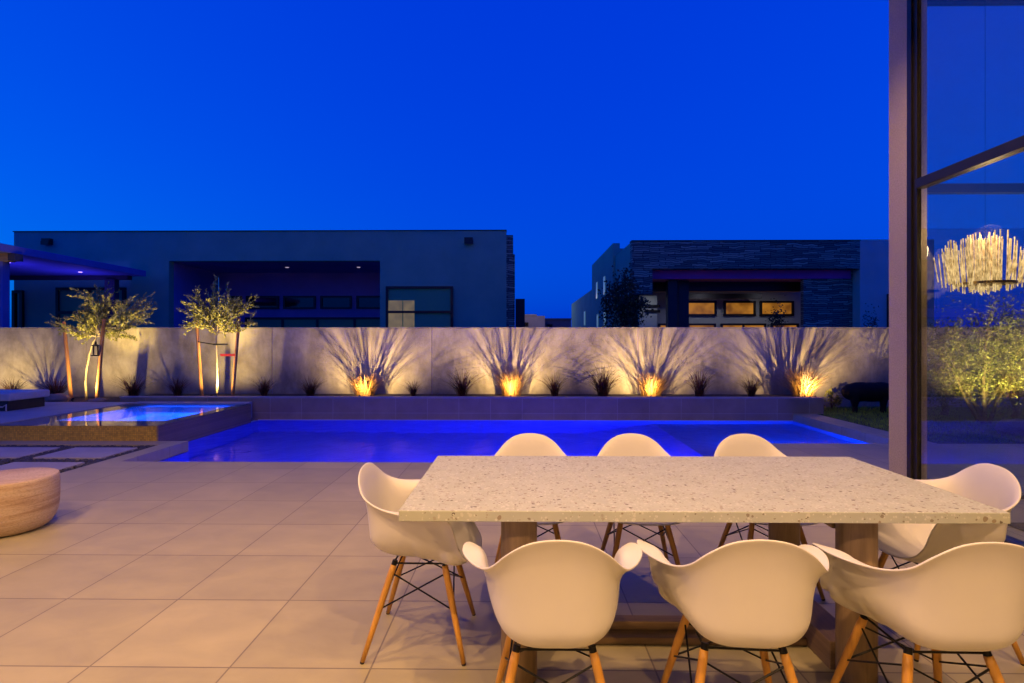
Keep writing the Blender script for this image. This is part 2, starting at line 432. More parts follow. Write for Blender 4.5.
# ------------------------------------------------------------------ setting: ground, patio, water
def structure(name, mb, mat, **kw):
    return tag(obj(name, mb, mat, **kw), kind='structure')
g = MB()
for x0,x1,y0,y1 in ((-400,400,11.95,600), (-400,-13.5,-60,11.95), (13.5,400,-60,11.95), (-13.5,13.5,-60,-6)):
    g.quad((x0,y0,-0.03),(x1,y0,-0.03),(x1,y1,-0.03),(x0,y1,-0.03))
structure('ground', g, M['ground'])
p = MB()
for x0,x1,y0,y1 in ((-4.86,9,-6,6.27), (-13.5,-4.86,-6,4.4), (2.9,9,6.27,7.5), (5.28,5.72,7.5,10.56), (-13.5,-4.63,7.3,7.56), (-4.86,-4.63,6.27,7.3)):
    p.box(x0,x1,y0,y1,-0.14,0)
structure('patio', p, M['patio'])
# gravel bed under stepping stones
gb = MB().box(-13.5,-4.86,4.4,7.3,-0.12,-0.035)
structure('gravel_bed_ground', gb, M['gravel_bed'])
structure('platform_deck', MB().box(-13.5,-7.42,7.6,10.42,-0.1,0.225).box(-7.42,-5.2,10.25,10.55,-0.1,0.225), M['concrete'], bevel=0.008)
structure('bed_soil', MB().box(-13.5,-7.85,10.42,11.68,-0.1,0.20).box(-7.85,5.88,10.72,11.68,-0.1,0.265), M['soil'])
structure('lawn_ground', MB().prism([(5.72,7.5),(13.5,7.5),(13.5,11.68),(5.90,11.68),(5.90,10.60),(5.72,10.60)], -0.1, -0.004), M['turf_base'])

# gravel pebbles (stuff) in the strips between stepping stones
steps = []
for cx0, cx1 in ((-5.85,-5.02), (-6.88,-6.05), (-7.91,-7.08), (-8.94,-8.11)):
    for ry0, ry1 in ((6.47,7.10), (5.58,6.23), (4.69,5.34)):
        steps.append((cx0,cx1,ry0,ry1))
pb = MB()
rg = random.Random(3)
cnt = 0
while cnt < 5200:
    x = rg.uniform(-8.9,-4.87); y = rg.uniform(4.75,7.29)
    if any(a-0.01 < x < b+0.01 and c-0.01 < y < d+0.01 for a,b,c,d in steps): continue
    r = rg.uniform(0.011,0.026)
    pb.ball((x,y,-0.03+r*0.4), (r*rg.uniform(.8,1.3), r*rg.uniform(.8,1.3), r*0.7), 5, 4)
    cnt += 1
tag(obj('gravel', pb, M['gravel']), 'dark loose gravel filling the joints between the stepping stones', 'gravel', kind='stuff')
SL = {0: 'stepping slab against the tiled patio edge', 1: 'stepping slab second from the tiled patio edge', 2: 'stepping slab third from the tiled patio edge', 3: 'stepping slab fourth from the tiled patio edge'}
RL = {0: 'in the row by the spa', 1: 'in the middle row', 2: 'in the row by the drum stool'}
for i,(a,b,c,d) in enumerate(steps):
    if (a+b)/2 < -0.98*((c+d)/2)-0.6: continue
    s = obj('stepping_stone', MB().box(-(b-a)/2,(b-a)/2,-(d-c)/2,(d-c)/2,-0.06,0.0), M['stepping'], bevel=0.006, loc=((a+b)/2,(c+d)/2,0.0))
    tag(s, 'square '+SL[i//3]+', '+RL[i%3], 'paver', 'concrete stepping slabs set in gravel')

# turf blades
tb = MB()
rg = random.Random(5)
for _ in range(15000):
    y = rg.uniform(7.6,11.6); x = rg.uniform(5.74,10.5)
    if y > 10.55 and x < 5.94: continue
    h = rg.uniform(0.03,0.06); a = rg.uniform(0,2*PI); w = 0.006
    lx, ly = rg.uniform(-.02,.02), rg.uniform(-.02,.02)
    tb.tri((x-w*math.cos(a),y-w*math.sin(a),-0.004),(x+w*math.cos(a),y+w*math.sin(a),-0.004),(x+lx,y+ly,h))
tag(obj('lawn_grass', tb, M['turf']), 'short green grass growing on the small lawn beside the pool', 'grass', kind='stuff')

# ------------------------------------------------------------------ pool
WZ = -0.14
pool = thing('swimming_pool', 'long swimming pool glowing blue between the patio and the raised planter', 'pool', (0,8.4,-1.5))
OFF = Vector((0,8.4,-1.5))
class LMB(MB):
    pass
def shift(mb, off):
    mb.v = [(v[0]-off[0], v[1]-off[1], v[2]-off[2]) for v in mb.v]; return mb
pf = MB()
pf.box(-5.06,2.6,6.29,10.58,-1.55,-1.45)                              # deep floor
pf.box(2.6,5.26,7.52,10.58,-0.62,-0.52)                              # tanning shelf
pf.v += [(1.3,6.29,-1.449),(2.6,6.29,-1.449),(2.6,6.29,-0.52),(1.3,10.58,-1.449),(2.6,10.58,-1.449),(2.6,10.58,-0.52)]
n0 = len(pf.v)-6
pf.f += [(n0,n0+1,n0+2),(n0+3,n0+5,n0+4),(n0,n0+2,n0+5,n0+3),(n0+1,n0+4,n0+5,n0+2),(n0,n0+3,n0+4,n0+1)]
obj('basin_floor', shift(pf,OFF), M['plaster'], pool)
pw = MB()
pw.box(-4.61,2.9,6.20,6.28,-1.5,-0.145)        # near wall
pw.box(2.9,2.97,6.20,7.5,-1.5,-0.145)
pw.box(2.97,5.3,7.42,7.5,-1.5,-0.145)
pw.box(5.28,5.36,7.5,10.56,-1.5,-0.145)
pw.box(-5.1,5.36,10.56,10.66,-1.5,-0.13)
pw.box(-4.72,-4.61,6.2,7.54,-1.5,-0.145)
pw.box(-5.16,-4.7,7.46,7.55,-1.5,-0.145)
pw.box(-5.18,-5.085,7.56,10.56,-1.5,-0.145)
obj('basin_wall', shift(pw,OFF), M['plaster'], pool)
wp = MB()
poly = [(-4.63,6.27),(2.9,6.27),(2.9,7.5),(5.28,7.5),(5.28,10.56),(-5.08,10.56),(-5.08,7.56),(-4.63,7.56)]
wp.v = [(x,y,WZ) for x,y in poly]; wp.f = [tuple(range(len(poly)))]
structure('pool_water', wp, M['water'])

# raised planter along the pool
pl = thing('raised_planter', 'long low planter wall faced with grey tiles behind the pool', 'planter', (-1,10.64,0))
OFF = Vector((-1,10.64,0))
obj('tiled_face', shift(MB().box(-7.83,5.88,10.58,10.72,-0.16,0.283), OFF), M['planter'], pl)
obj('cap_stone', shift(MB().box(-7.84,5.89,10.57,10.74,0.286,0.312), OFF), M['cap'], pl, bevel=0.004)

# raised spa
spa = thing('raised_spa', 'raised square spa with mosaic sides and mirror still water', 'spa', (-6.3,8.9,0))
OFF = Vector((-6.3,8.9,0))
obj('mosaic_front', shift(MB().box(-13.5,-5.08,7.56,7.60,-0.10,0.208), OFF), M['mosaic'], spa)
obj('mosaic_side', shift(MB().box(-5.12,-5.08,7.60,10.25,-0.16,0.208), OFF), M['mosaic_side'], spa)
rim = MB()
rim.box(-7.42,-5.12,7.60,8.05,0.0,0.200); rim.box(-7.42,-6.95,8.05,10.25,0.0,0.200); rim.box(-5.28,-5.12,8.05,10.25,0.0,0.200)
rim.box(-6.95,-5.28,10.1,10.25,0.0,0.200)
obj('rim', shift(rim,OFF), M['spa_floor'], spa)
well = MB()
well.box(-6.95,-5.28,8.05,10.1,-0.75,-0.65); well.box(-7.0,-6.95,8.05,10.1,-0.65,0.0); well.box(-5.28,-5.23,8.05,10.1,-0.65,0.0)
well.box(-6.95,-5.28,8.0,8.05,-0.65,0.0); well.box(-6.95,-5.28,10.1,10.15,-0.65,0.0)
well.box(-6.95,-5.28,9.3,10.1,-0.65,-0.12); well.box(-6.95,-6.3,8.05,9.6,-0.65,-0.15)
obj('well', shift(well,OFF), M['plaster'], spa)
sw = MB().quad((-7.40,7.565,0.212),(-5.085,7.565,0.212),(-5.085,10.245,0.212),(-7.40,10.245,0.212))
structure('spa_water', sw, M['spa_water'])

# ------------------------------------------------------------------ perimeter wall
w = MB()
seams = [-9.4,-5.34,-1.875,2.552,6.2,9.8]
edges = [-13.6] + seams + [14.0]
for a,b in zip(edges[:-1], edges[1:]):
    w.box(a+0.005,b-0.005,11.70,11.90,-0.1,1.68)
w2 = MB().box(-13.6,14,11.715,11.89,-0.1,1.675)
gw = thing('garden_wall', 'tall plastered garden wall behind the planting bed with uplit shadows', 'wall', (0,11.8,0))
OFF = Vector((0,11.8,0))
obj('wall_panels', shift(w,OFF), M['wall'], gw, bevel=0.006)
obj('wall_core', shift(w2,OFF), M['house_dark'], gw)
obj('wall_cap', shift(MB().box(-13.6,14,11.69,11.91,1.683,1.70), OFF), M['cap'], gw, bevel=0.004)

# ------------------------------------------------------------------ glass corner of the house (right) and its roof over the patio
hs = thing('house', 'glass cornered house with a stucco pier and bronze frames beside the patio', 'house', (3.4,4.6,0))
OFF = Vector((3.4,4.6,0))
def part(name, mb, mat, parent, off, **kw):
    return obj(name, shift(mb, off), mat, parent, **kw)
part('stucco_pier', MB().box(3.39,3.545,4.772,5.03,0.002,4.575), M['stucco_pier'], hs, OFF)
part('corner_jamb', MB().box(3.365,3.405,4.645,4.768,0.002,4.50), M['frame'], hs, OFF, bevel=0.004)
part('jamb_bead', MB().box(3.348,3.363,4.69,4.73,0.002,4.50), M['frame'], hs, OFF)
part('transom', MB().box(3.345,3.43,-4,4.643,2.685,2.765), M['frame'], hs, OFF, bevel=0.004)
part('head_frame', MB().box(3.345,3.43,-4,4.643,4.50,4.575), M['frame'], hs, OFF)
part('sill_track', MB().box(3.335,3.445,-4,4.643,0.002,0.03), M['frame'], hs, OFF)
part('side_glazing', MB().box(3.385,3.397,-4,4.644,0.032,2.683), M['glass'], hs, OFF)
part('upper_side_glazing', MB().box(3.385,3.397,-4,4.644,2.767,4.498), M['glass'], hs, OFF)
part('rear_transom', MB().box(3.548,8,4.88,4.96,2.72,2.80), M['frame'], hs, OFF, bevel=0.004)
part('rear_head_frame', MB().box(3.548,8,4.88,4.96,4.42,4.575), M['frame'], hs, OFF)
part('rear_sill_track', MB().box(3.548,8,4.87,4.97,0.002,0.03), M['frame'], hs, OFF)
part('rear_glazing', MB().box(3.548,8,4.914,4.926,0.032,2.718), M['glass'], hs, OFF)
part('upper_rear_glazing', MB().box(3.548,8,4.914,4.926,2.802,4.418), M['glass'], hs, OFF)
part('end_wall', MB().box(8.003,8.2,-4,4.97,0.002,4.575), M['house_light'], hs, OFF)
part('back_wall', MB().box(-9,8.2,-4.4,-4.05,0.002,4.575), M['house_light'], hs, OFF)
part('roof', MB().box(-9,8.3,-4.4,4.70,4.58,4.9).box(3.3,8.3,4.702,5.08,4.58,4.9), M['white_ceil'], hs, OFF)
rug = tag(obj('area_rug', MB().box(-1.6,1.6,-1.3,1.3,0.002,0.014), M['rug'], loc=(5.3,2.9,0)), 'dark rug on the floor behind the glass wall', 'rug')

# chandelier of glass rods
ch = thing('chandelier', 'lit chandelier of many upright glass rods hanging behind the glass wall', 'chandelier', (3.83,4.52,1.72))
rods = MB(); rg = random.Random(11)
for i in range(140):
    x = rg.uniform(-0.34,0.36); y = rg.uniform(-0.13,0.15)
    e = 1-(x/0.40)**2
    top = 0.34 + 0.22*max(0,e) + rg.uniform(-0.05,0.04) - 0.04*(x>0.2)
    bot = 0.06 + 0.14*(1-max(0,e))+ rg.uniform(0,0.05)
    lean = x*0.10
    rods.tube([(x-lean*0.4,y,bot),(x+lean*0.9,y,top)], 0.0048, 6)
gr = obj('glass_rods', rods, M['rod_glass'], ch); gr.scale = (0.93,0.95,0.97)
obj('tray', MB().lathe([(0.01,0.13),(0.20,0.14),(0.20,0.16),(0.01,0.17)], 28), M['brass'], ch)
obj('suspension_rod', MB().tube([(0,0,0.17),(0,0,2.875)], 0.0016, 6), M['wire'], ch)

# ------------------------------------------------------------------ table
tb_ = thing('dining_table', 'large dining table with a speckled terrazzo top on square timber legs', 'table', (0.695,2.57,0))
top = MB().box(-1.155,1.155,-0.50,0.50,0.708,0.75)
obj('tabletop', top, M['terrazzo'], tb_, bevel=0.003)
for sx in (-0.695, 0.695):
    for sy in (-0.31, 0.30):
        obj('leg', MB().lathe([(0.07,0.0),(0.075,0.006),(0.075,0.70),(0.07,0.706)], 40, (sx,sy)), M['oak'], tb_, smooth=True, bevel=0.002)
    obj('floor_runner', MB().box(sx-0.07,sx+0.07,-0.243,0.233,0.0,0.12), M['oak_y'], tb_, bevel=0.005)
    obj('top_bearer', MB().box(sx-0.06,sx+0.06,-0.243,0.233,0.60,0.705), M['oak_y'], tb_, bevel=0.005)
obj('stretcher', MB().box(-0.623,0.623,-0.065,0.065,0.002,0.035), M['oak_x'], tb_, bevel=0.004)
obj('stretcher_ridge', MB().box(-0.623,0.623,0.0,0.064,0.036,0.075), M['oak_x'], tb_, bevel=0.004)

# ------------------------------------------------------------------ moulded armchair
def catmull(pts, n):
    out = []
    for i in range(len(pts)-1):
        p0 = Vector(pts[i-1]) if i > 0 else Vector((-pts[1][0],pts[1][1],pts[1][2]))
        p1 = Vector(pts[i]); p2 = Vector(pts[i+1])
        p3 = Vector(pts[i+2]) if i+2 < len(pts) else Vector((-pts[-2][0],pts[-2][1],pts[-2][2]))
        for k in range(n):
            t = k/n
            out.append(0.5*((2*p1)+(-p0+p2)*t+(2*p0-5*p1+4*p2-p3)*t*t+(-p0+3*p1-3*p2+p3)*t**3))
    out.append(Vector(pts[-1]))
    return out
def shell_mesh():
    # rim, inner offset (where the wall stands below the rim) from back centre round to front centre
    rim = [(0,-0.275,0.815),(0.085,-0.272,0.803),(0.152,-0.257,0.764),(0.198,-0.224,0.716),(0.235,-0.160,0.684),(0.278,-0.078,0.671),(0.310,0.012,0.667),(0.313,0.100,0.663),
           (0.288,0.165,0.640),(0.256,0.185,0.575),(0.240,0.205,0.500),(0.212,0.238,0.448),(0.14,0.268,0.426),(0,0.278,0.422)]
    shoulder = [(0,-0.225,0.52),(0.075,-0.223,0.52),(0.132,-0.209,0.53),(0.172,-0.180,0.55),(0.197,-0.130,0.575),(0.214,-0.062,0.590),(0.226,0.010,0.595),(0.230,0.078,0.580),
           (0.228,0.125,0.545),(0.222,0.155,0.48),(0.215,0.178,0.452),(0.190,0.205,0.431),(0.125,0.232,0.418),(0,0.242,0.414)]
    A = catmull(rim, 4); B = catmull(shoulder, 4)
    half = len(A)
    ring = [(A[i],B[i]) for i in range(half)] + [(Vector((-A[i].x,A[i].y,A[i].z)),Vector((-B[i].x,B[i].y,B[i].z))) for i in range(half-2,0,-1)]
    c = Vector((0,0.03,0.402))
    mb = MB(); n = len(ring); nt_ = 14
    mb.v.append(c)
    for j in range(1, nt_+1):
        t = j/nt_
        for a, b in ring:
            p1 = c + (Vector((b.x*0.95,b.y*0.95,c.z))-c)*0.50
            p2 = Vector((b.x*1.0, b.y*1.0, c.z + (b.z-c.z)*(0.30 if b.y < 0 else 0.18)))
            # piecewise: first part bezier c->shoulder, second shoulder->rim with flare
            if t <= 0.62:
                s = t/0.62
                p = c*(1-s)**3 + p1*3*s*(1-s)**2 + p2*3*s*s*(1-s) + b*s**3
            else:
                s = (t-0.62)/0.38
                q1 = b + (b-p2)*0.62
                d = Vector((a.x-b.x, a.y-b.y, 0))
                q2 = a - d*0.62 - Vector((0,0,(a.z-b.z)*0.10))
                p = b*(1-s)**3 + q1*3*s*(1-s)**2 + q2*3*s*s*(1-s) + a*s**3
            mb.v.append(p)
    for k in range(n): mb.f.append((0, 1+k, 1+(k+1)%n))
    for j in range(nt_-1):
        for k in range(n):
            a = 1+j*n+k; b = 1+j*n+(k+1)%n
            mb.f.append((a, a+n, b+n, b))
    return mb
def make_chair(label, group):
    t = thing('dining_armchair', label, 'chair', (0,0,0), 0, group)
    sh = obj('seat_shell', shell_mesh(), M['shell'], t, smooth=True)
    so = sh.modifiers.new('thick','SOLIDIFY'); so.thickness = 0.0075; so.offset = 0
    bv = sh.modifiers.new('soft','BEVEL'); bv.width = 0.003; bv.segments = 2; bv.limit_method = 'ANGLE'; bv.angle_limit = R(50)
    sb = sh.modifiers.new('smooth','SUBSURF'); sb.levels = 1; sb.render_levels = 1
    tops = {}; 
    for sx in (-1,1):
        for sy in (-1,1):
            T = Vector((sx*0.125, sy*0.115+0.01, 0.392)); F = Vector((sx*0.217, sy*0.222, 0.0))
            pts = [F + (T-F)*k for k in (0.02,0.35,0.7,0.93,1.0)]
            lg = obj('leg', MB().tube(pts, [0.0100,0.0130,0.0152,0.0150,0.0135], 14), M['maple'], t, smooth=True)
            obj('foot_glide', MB().tube([F, F+(T-F)*0.022], [0.0085,0.0099], 12), M['foot'], lg)
            tops[(sx,sy)] = (T,F)
    # wire bracing: crossing rods on each of the four sides
    def on(k, f): T,F = tops[k]; return T + (F-T)*f
    for a, b in (((-1,-1),(1,-1)), ((-1,1),(1,1)), ((-1,-1),(-1,1)), ((1,-1),(1,1))):
        w = MB()
        w.tube([on(a,0.08), on(b,0.46)], 0.0036, 6); w.tube([on(b,0.08), on(a,0.46)], 0.0036, 6)
        obj('cross_brace', w, M['wire'], t)
    w = MB()
    ks = [(-1,-1),(1,-1),(1,1),(-1,1)]
    for i in range(4): w.tube([on(ks[i],0.01)+Vector((0,0,0.012)), on(ks[(i+1)%4],0.01)+Vector((0,0,0.012))], 0.004, 6)
    for k in ks: w.tube([on(k,-0.012 if k[1] > 0 else -0.05), on(k,0.02)], 0.0125, 10)
    obj('seat_mount', w, M['wire'], t)
    return t
G = 'white armchairs around the terrazzo table'
places = [((-0.455,2.56,0), R(-91), 'white moulded armchair at the short table end by the drum stool'),
          ((0.115,1.865,0), R(0), 'white armchair, back to the viewer, nearest the patio side end of the table'),
          ((0.735,1.875,0), R(-4), 'white armchair, back to the viewer, middle of the near long side'),
          ((1.375,1.865,0), R(-1), 'white armchair, back to the viewer, near side by the glass wall'),
          ((0.07,3.17,0), R(180), 'white armchair across the table, facing viewer, first along the pool side'),
          ((0.70,3.17,0), R(178), 'white armchair across the table, facing viewer, middle of the pool side'),
          ((1.42,3.17,0), R(181), 'white armchair across the table, facing viewer, pool side nearest the glass house'),
          ((1.965,2.60,0), R(87), 'white armchair at the table end against the glass wall')]
ch0 = None
for loc, rz, lab in places:
    if ch0 is None:
        ch0 = make_chair(lab, G); ch0.location = loc; ch0.rotation_euler = (0,0,rz)
    else: dup(ch0, loc, rz, lab, G)

# ------------------------------------------------------------------ drum stool
st = MB().lathe([(0.02,0.0),(0.19,0.0),(0.225,0.008),(0.256,0.030),(0.281,0.070),(0.297,0.125),(0.304,0.19),(0.306,0.26),(0.305,0.330),(0.303,0.378),(0.298,0.390),(0.288,0.394),(0.15,0.395),(0.02,0.395)], 64)
tag(obj('drum_stool', st, M['travertine'], smooth=True, bevel=0.004, loc=(-3.80,3.99,0)), 'round drum stool of banded tan stone on the patio tiles', 'stool')

# ------------------------------------------------------------------ sun lounger on the platform
lg = thing('sun_lounger', 'low dark timber sun lounger with a pale cushion by the spa', 'sun lounger', (-9.65,9.40,0.19))
obj('base', MB().box(-1.2,1.05,-0.36,0.36,0.0,0.20), M['dark_beam'], lg, bevel=0.01)
obj('cushion', MB().box(-1.25,1.12,-0.40,0.40,0.203,0.335), M['cushion'], lg, bevel=0.03, seg=3)
obj('runner', MB().tube([(0.45,-0.42,0.11),(1.02,-0.42,0.11),(1.08,-0.42,0.15),(1.08,-0.42,0.03)], 0.012, 8), M['cushion'], lg, smooth=True)

# ------------------------------------------------------------------ planting: grasses
def tuft(n, h, spread, seed, width=0.006, base=0.05):
    mb = MB(); rg = random.Random(seed)
    for _ in range(n):
        a = rg.uniform(0,2*PI); b = rg.uniform(0,base)
        p = Vector((b*math.cos(a)*1.2, b*math.sin(a), 0))
        L = h*rg.uniform(0.55,1.12); out = spread*rg.uniform(0.1,1.0)
        aa = a + rg.uniform(-0.5,0.5)
        d = Vector((math.cos(aa), math.sin(aa), 0)); sidev = Vector((-math.sin(aa), math.cos(aa), 0))
        w = width*rg.uniform(0.6,1.2)
        k = 5; prev = None
        for i in range(k+1):
            s = i/k
            q = p + d*out*(s**1.7) + Vector((0,0,L*(s - 0.30*(out/spread)*s**3)))
            ww = w*(1-0.93*s**1.5)
            cur = (q - sidev*ww, q + sidev*ww)
            if prev: mb.quad(prev[0], prev[1], cur[1], cur[0])
            prev = cur
    return mb
BEDZ = 0.262
dark_lab = [(-10.563,'behind the sun lounger'),(-9.657,'between the sun lounger and the first stake'),(-8.019,'just right of the bent young tree'),(-7.097,'just left of the straight young tree'),
            (-5.281,'first after the right stake of the straight young tree'),(-4.324,'just left of the first glowing clump'),(-2.187,'smallest, just right of the first glowing clump'),
            (-1.175,'just left of the second glowing clump'),(0.74,'just right of the second glowing clump'),(1.726,'beside the bright patch left of the third glowing clump'),
            (3.71,'just right of the third glowing clump'),(4.77,'just left of the last glowing clump by the lawn')]
tm = []
for k in range(4):
    tm.append(tuft(150, 0.60, 0.62, 40+k, 0.008, 0.08))
for i,(x,lab) in enumerate(dark_lab):
    o = obj('grass_tuft', tm[i%4], M['redgrass'], loc=(x,11.22,BEDZ if x > -7.8 else 0.20))
    o.rotation_euler = (0,0,i*1.3); s = 0.62 if i == 6 else random.uniform(0.78,1.2); o.scale = (s,s,s*random.uniform(0.85,1.1))
    tag(o, 'dark reddish ornamental grass tuft '+lab, 'grass tuft', 'dark grass tufts along the garden wall')
lit_lab = [(-3.194,'first from the spa'),(-0.163,'second from the spa, slim and upright'),(2.725,'third from the spa, beside a dark tuft'),(5.80,'at the planter corner, trailing over the edge')]
lit_tuft = [tuft(420, 0.54, 0.56, 60, 0.0042, 0.14), tuft(420, 0.62, 0.50, 61, 0.0042, 0.14), tuft(420, 0.52, 0.58, 62, 0.0042, 0.15), tuft(480, 0.66, 0.72, 63, 0.0042, 0.15)]
# ------------------------------------------------------------------ lamps
def spot(name, loc, target, energy, col, size=150, blend=1.0, radius=0.02):
    l = bpy.data.lights.new(name, 'SPOT'); l.energy = energy*(5 if name=='uplight_lamp' else 1); l.color = col; l.spot_size = R(size); l.spot_blend = blend; l.shadow_soft_size = radius
    o = bpy.data.objects.new(name, l); COL.objects.link(o); o.location = loc
    o.rotation_euler = (Vector(target)-Vector(loc)).to_track_quat('-Z','Y').to_euler()
    return o
def point(name, loc, energy, col, radius=0.05):
    l = bpy.data.lights.new(name, 'POINT'); l.energy = energy; l.color = col; l.shadow_soft_size = radius
    o = bpy.data.objects.new(name, l); COL.objects.link(o); o.location = loc
    return o
WARM = (1.0,0.62,0.20); YEL = (1.0,0.66,0.17)
up0 = None
def uplight(x, y, z, target, energy, col, lab, size=150, radius=0.012):
    global up0
    if up0 is None:
        up0 = thing('garden_uplight', lab, 'uplight', (x,y,z), 0, 'bullet uplights in the planting bed')
        obj('spike', MB().tube([(0,0,-0.05),(0,0,0.03)], 0.008, 8), M['wire'], up0)
        obj('housing', MB().tube([(0,-0.03,0.02),(0,0.012,0.052)], [0.02,0.024], 14), M['wire'], up0)
    else: dup(up0, (x,y,z), 0, lab)
    spot('uplight_lamp', (x,y+0.03,z+0.075), target, energy, col, size, 1.0, radius)
for i,(x,lab) in enumerate(lit_lab):
    o = obj('lit_grass', lit_tuft[i], M['straw'], loc=(x, 11.25 if i < 3 else 11.18, BEDZ))
    o.scale = (1.15,1.0,1.05)
    tag(o, 'glowing straw coloured grass clump over an uplight, '+lab, 'grass clump', 'uplit grass clumps along the garden wall')
    dx = (0.02,0.0,-0.12,0.03)[i]
    uplight(x+dx, 10.775, BEDZ, (x+dx*0.5, 11.55, 1.30), 70, WARM, 'small uplight below the glowing grass clump, '+lab)

# ------------------------------------------------------------------ trees
def leaf_at(mb, p, d, L, W, rg):
    d = d.normalized(); s = d.orthogonal().normalized()
    s = Matrix.Rotation(rg.uniform(0,2*PI), 3, d) @ s
    a = p; b = p + d*L*0.5 + s*W; c = p + d*L; e = p + d*L*0.5 - s*W
    mb.quad(tuple(a), tuple(b), tuple(c), tuple(e))
def branch_path(p, d, L, rg, n=5, bend=0.25, lift=0.0):
    pts = [Vector(p)]; d = Vector(d).normalized()
    for i in range(n):
        d = (d + Vector((rg.uniform(-bend,bend), rg.uniform(-bend,bend), rg.uniform(-bend,bend)+lift))).normalized()
        pts.append(pts[-1] + d*L/n)
    return pts
def young_tree(label, loc, trunk_pts, limbs, seed, cat='tree', leafmat='olive', bark='bark_pale', leafL=0.058, leafW=0.0095, twigs=12, per=27, r0=0.021, group=None, wind=(0,0,0)):
    rg = random.Random(seed)
    t = thing('young_tree', label, cat, loc, 0, group)
    tr = MB(); tr.tube(trunk_pts, [r0*(1-0.5*i/(len(trunk_pts)-1)) for i in range(len(trunk_pts))], 10)
    obj('trunk', tr, M[bark], t, smooth=True)
    li = MB(); le = MB()
    tip = Vector(trunk_pts[-1]); W = Vector(wind)
    for (d, L, start) in limbs:
        base = Vector(trunk_pts[-1])*(1-start) + Vector(trunk_pts[-2])*start
        pts = branch_path(base, d, L, rg, 6, 0.22, 0.02)
        li.tube(pts, [r0*0.36*(1-0.85*i/6) for i in range(7)], 6)
        for k in range(twigs):
            f = 0.15 + 0.85*k/(twigs-1)
            i = min(5, int(f*6)); q = pts[i].lerp(pts[i+1], f*6-i)
            dd = (pts[i+1]-pts[i]).normalized()
            td = (dd*0.9 + Vector((rg.gauss(0,0.42), rg.gauss(0,0.42), rg.gauss(0.1,0.38))) + W).normalized()
            tl = rg.uniform(0.16,0.34)*(0.5+0.5*L/0.7)
            tp = branch_path(q, td, tl, rg, 4, 0.25, 0.0)
            li.tube(tp, [0.0028,0.0024,0.002,0.0014,0.0008], 4)
            for m in range(per):
                g = (m+0.5)/per*4; j = min(3,int(g)); pp = tp[j].lerp(tp[j+1], g-j)
                ld = (tp[j+1]-tp[j]).normalized()*0.9 + Vector((rg.gauss(0,0.5),rg.gauss(0,0.5),rg.gauss(0.05,0.5)))
                leaf_at(le, pp, ld, leafL*rg.uniform(0.7,1.25), leafW*rg.uniform(0.8,1.3), rg)
    obj('limbs', li, M[bark], t)
    obj('crown', le, M[leafmat], t)
    return t
# bent young tree: crown swept to the right
rgl = random.Random(90)
bent = [((-0.9,-0.1,0.6),0.50,0.2),((-0.8,0.2,0.15),0.45,0.5),((-0.5,-0.2,0.8),0.55,0.2)]
for k in range(15):
    f = k/14
    bent.append(((-0.35+1.4*f+rgl.uniform(-.1,.1), rgl.uniform(-.4,.4), 1.05-0.75*f+rgl.uniform(-.12,.12)), 0.70+0.33*f+rgl.uniform(-.1,.1), 0.0 if k%3 else 0.25))
for k in range(5):
    bent.append(((rgl.uniform(-.6,.9), rgl.uniform(-.4,.4), rgl.uniform(-0.05,0.25)), rgl.uniform(0.4,0.7), 0.4))
young_tree('bent young tree with its uplit crown swept to one side, between two stakes', (-8.904,11.1,0.19),
    [(0,0,0),(-0.03,0,0.35),(-0.01,0,0.62),(0.04,0.01,0.95),(0.11,0.02,1.20),(0.24,0.02,1.38)], bent, 21, wind=(0.22,0,0.0))
fan = []
for k in range(24):
    a = -1.35+2.7*k/23+rgl.uniform(-.08,.08)
    fan.append(((math.sin(a), rgl.uniform(-.4,.4), math.cos(a)*0.95+0.12), 0.63+0.13*math.cos(a)+rgl.uniform(-.10,.10), (0.0,0.2,0.4)[k%3]))
young_tree('straight young tree with a rounded uplit crown, between two stakes', (-6.205,11.1,0.24),
    [(0,0,0),(0.01,0,0.4),(0.0,0,0.8),(-0.02,0,1.15),(0.0,0,1.42)], fan, 22)
stake0 = None
for (x0,z0,x1,z1,y,lab) in ((-9.15,0.2,-9.30,1.80,11.0,'left of the bent young tree'),(-8.62,0.2,-8.47,1.86,11.0,'right of the bent young tree'),
                        (-6.49,0.25,-6.60,1.83,11.05,'left of the straight young tree'),(-5.86,0.25,-5.72,1.88,11.05,'right of the straight young tree')):
    o = obj('tree_stake', MB().tube([(0,0,0),((x1-x0)*0.5,0.0,(z1-z0)*0.5),(x1-x0,0,z1-z0)], [0.036,0.034,0.031], 12), M['stake'], smooth=False, loc=(x0,y,z0))
    tag(o, 'round wooden stake leaning '+lab, 'tree stake', 'wooden stakes holding the young trees')
tag(obj('tree_tie', MB().tube([(-6.57,11.03,1.39),(-6.21,11.06,1.33),(-6.0,11.08,1.34)], 0.012, 6).tube([(-6.26,11.07,1.335),(-5.98,11.09,1.335)], 0.018, 6), M['wire']), 'black rubber tie strapped across the straight young tree trunk', 'tree tie')
tag(obj('red_ribbon', MB().box(-0.15,0.15,-0.004,0.004,-0.025,0.025), M['red_tape'], loc=(-5.93,11.0,1.12)), 'red ribbon tied to the stake right of the straight young tree', 'ribbon')
ln = thing('hanging_lantern', 'small dark lantern hanging from the bent young tree', 'lantern', (-8.62,10.97,1.10))
obj('lantern_base', MB().lathe([(0.01,0.0),(0.085,0.0),(0.085,0.02),(0.01,0.025)], 16), M['wire'], ln)
obj('cage', MB().tube([(-0.05,0,0.02),(-0.05,0,0.2)],0.008,6).tube([(0.05,0,0.02),(0.05,0,0.2)],0.008,6).tube([(0,0.05,0.02),(0,0.05,0.2)],0.008,6).tube([(0,-0.05,0.02),(0,-0.05,0.2)],0.008,6), M['wire'], ln)
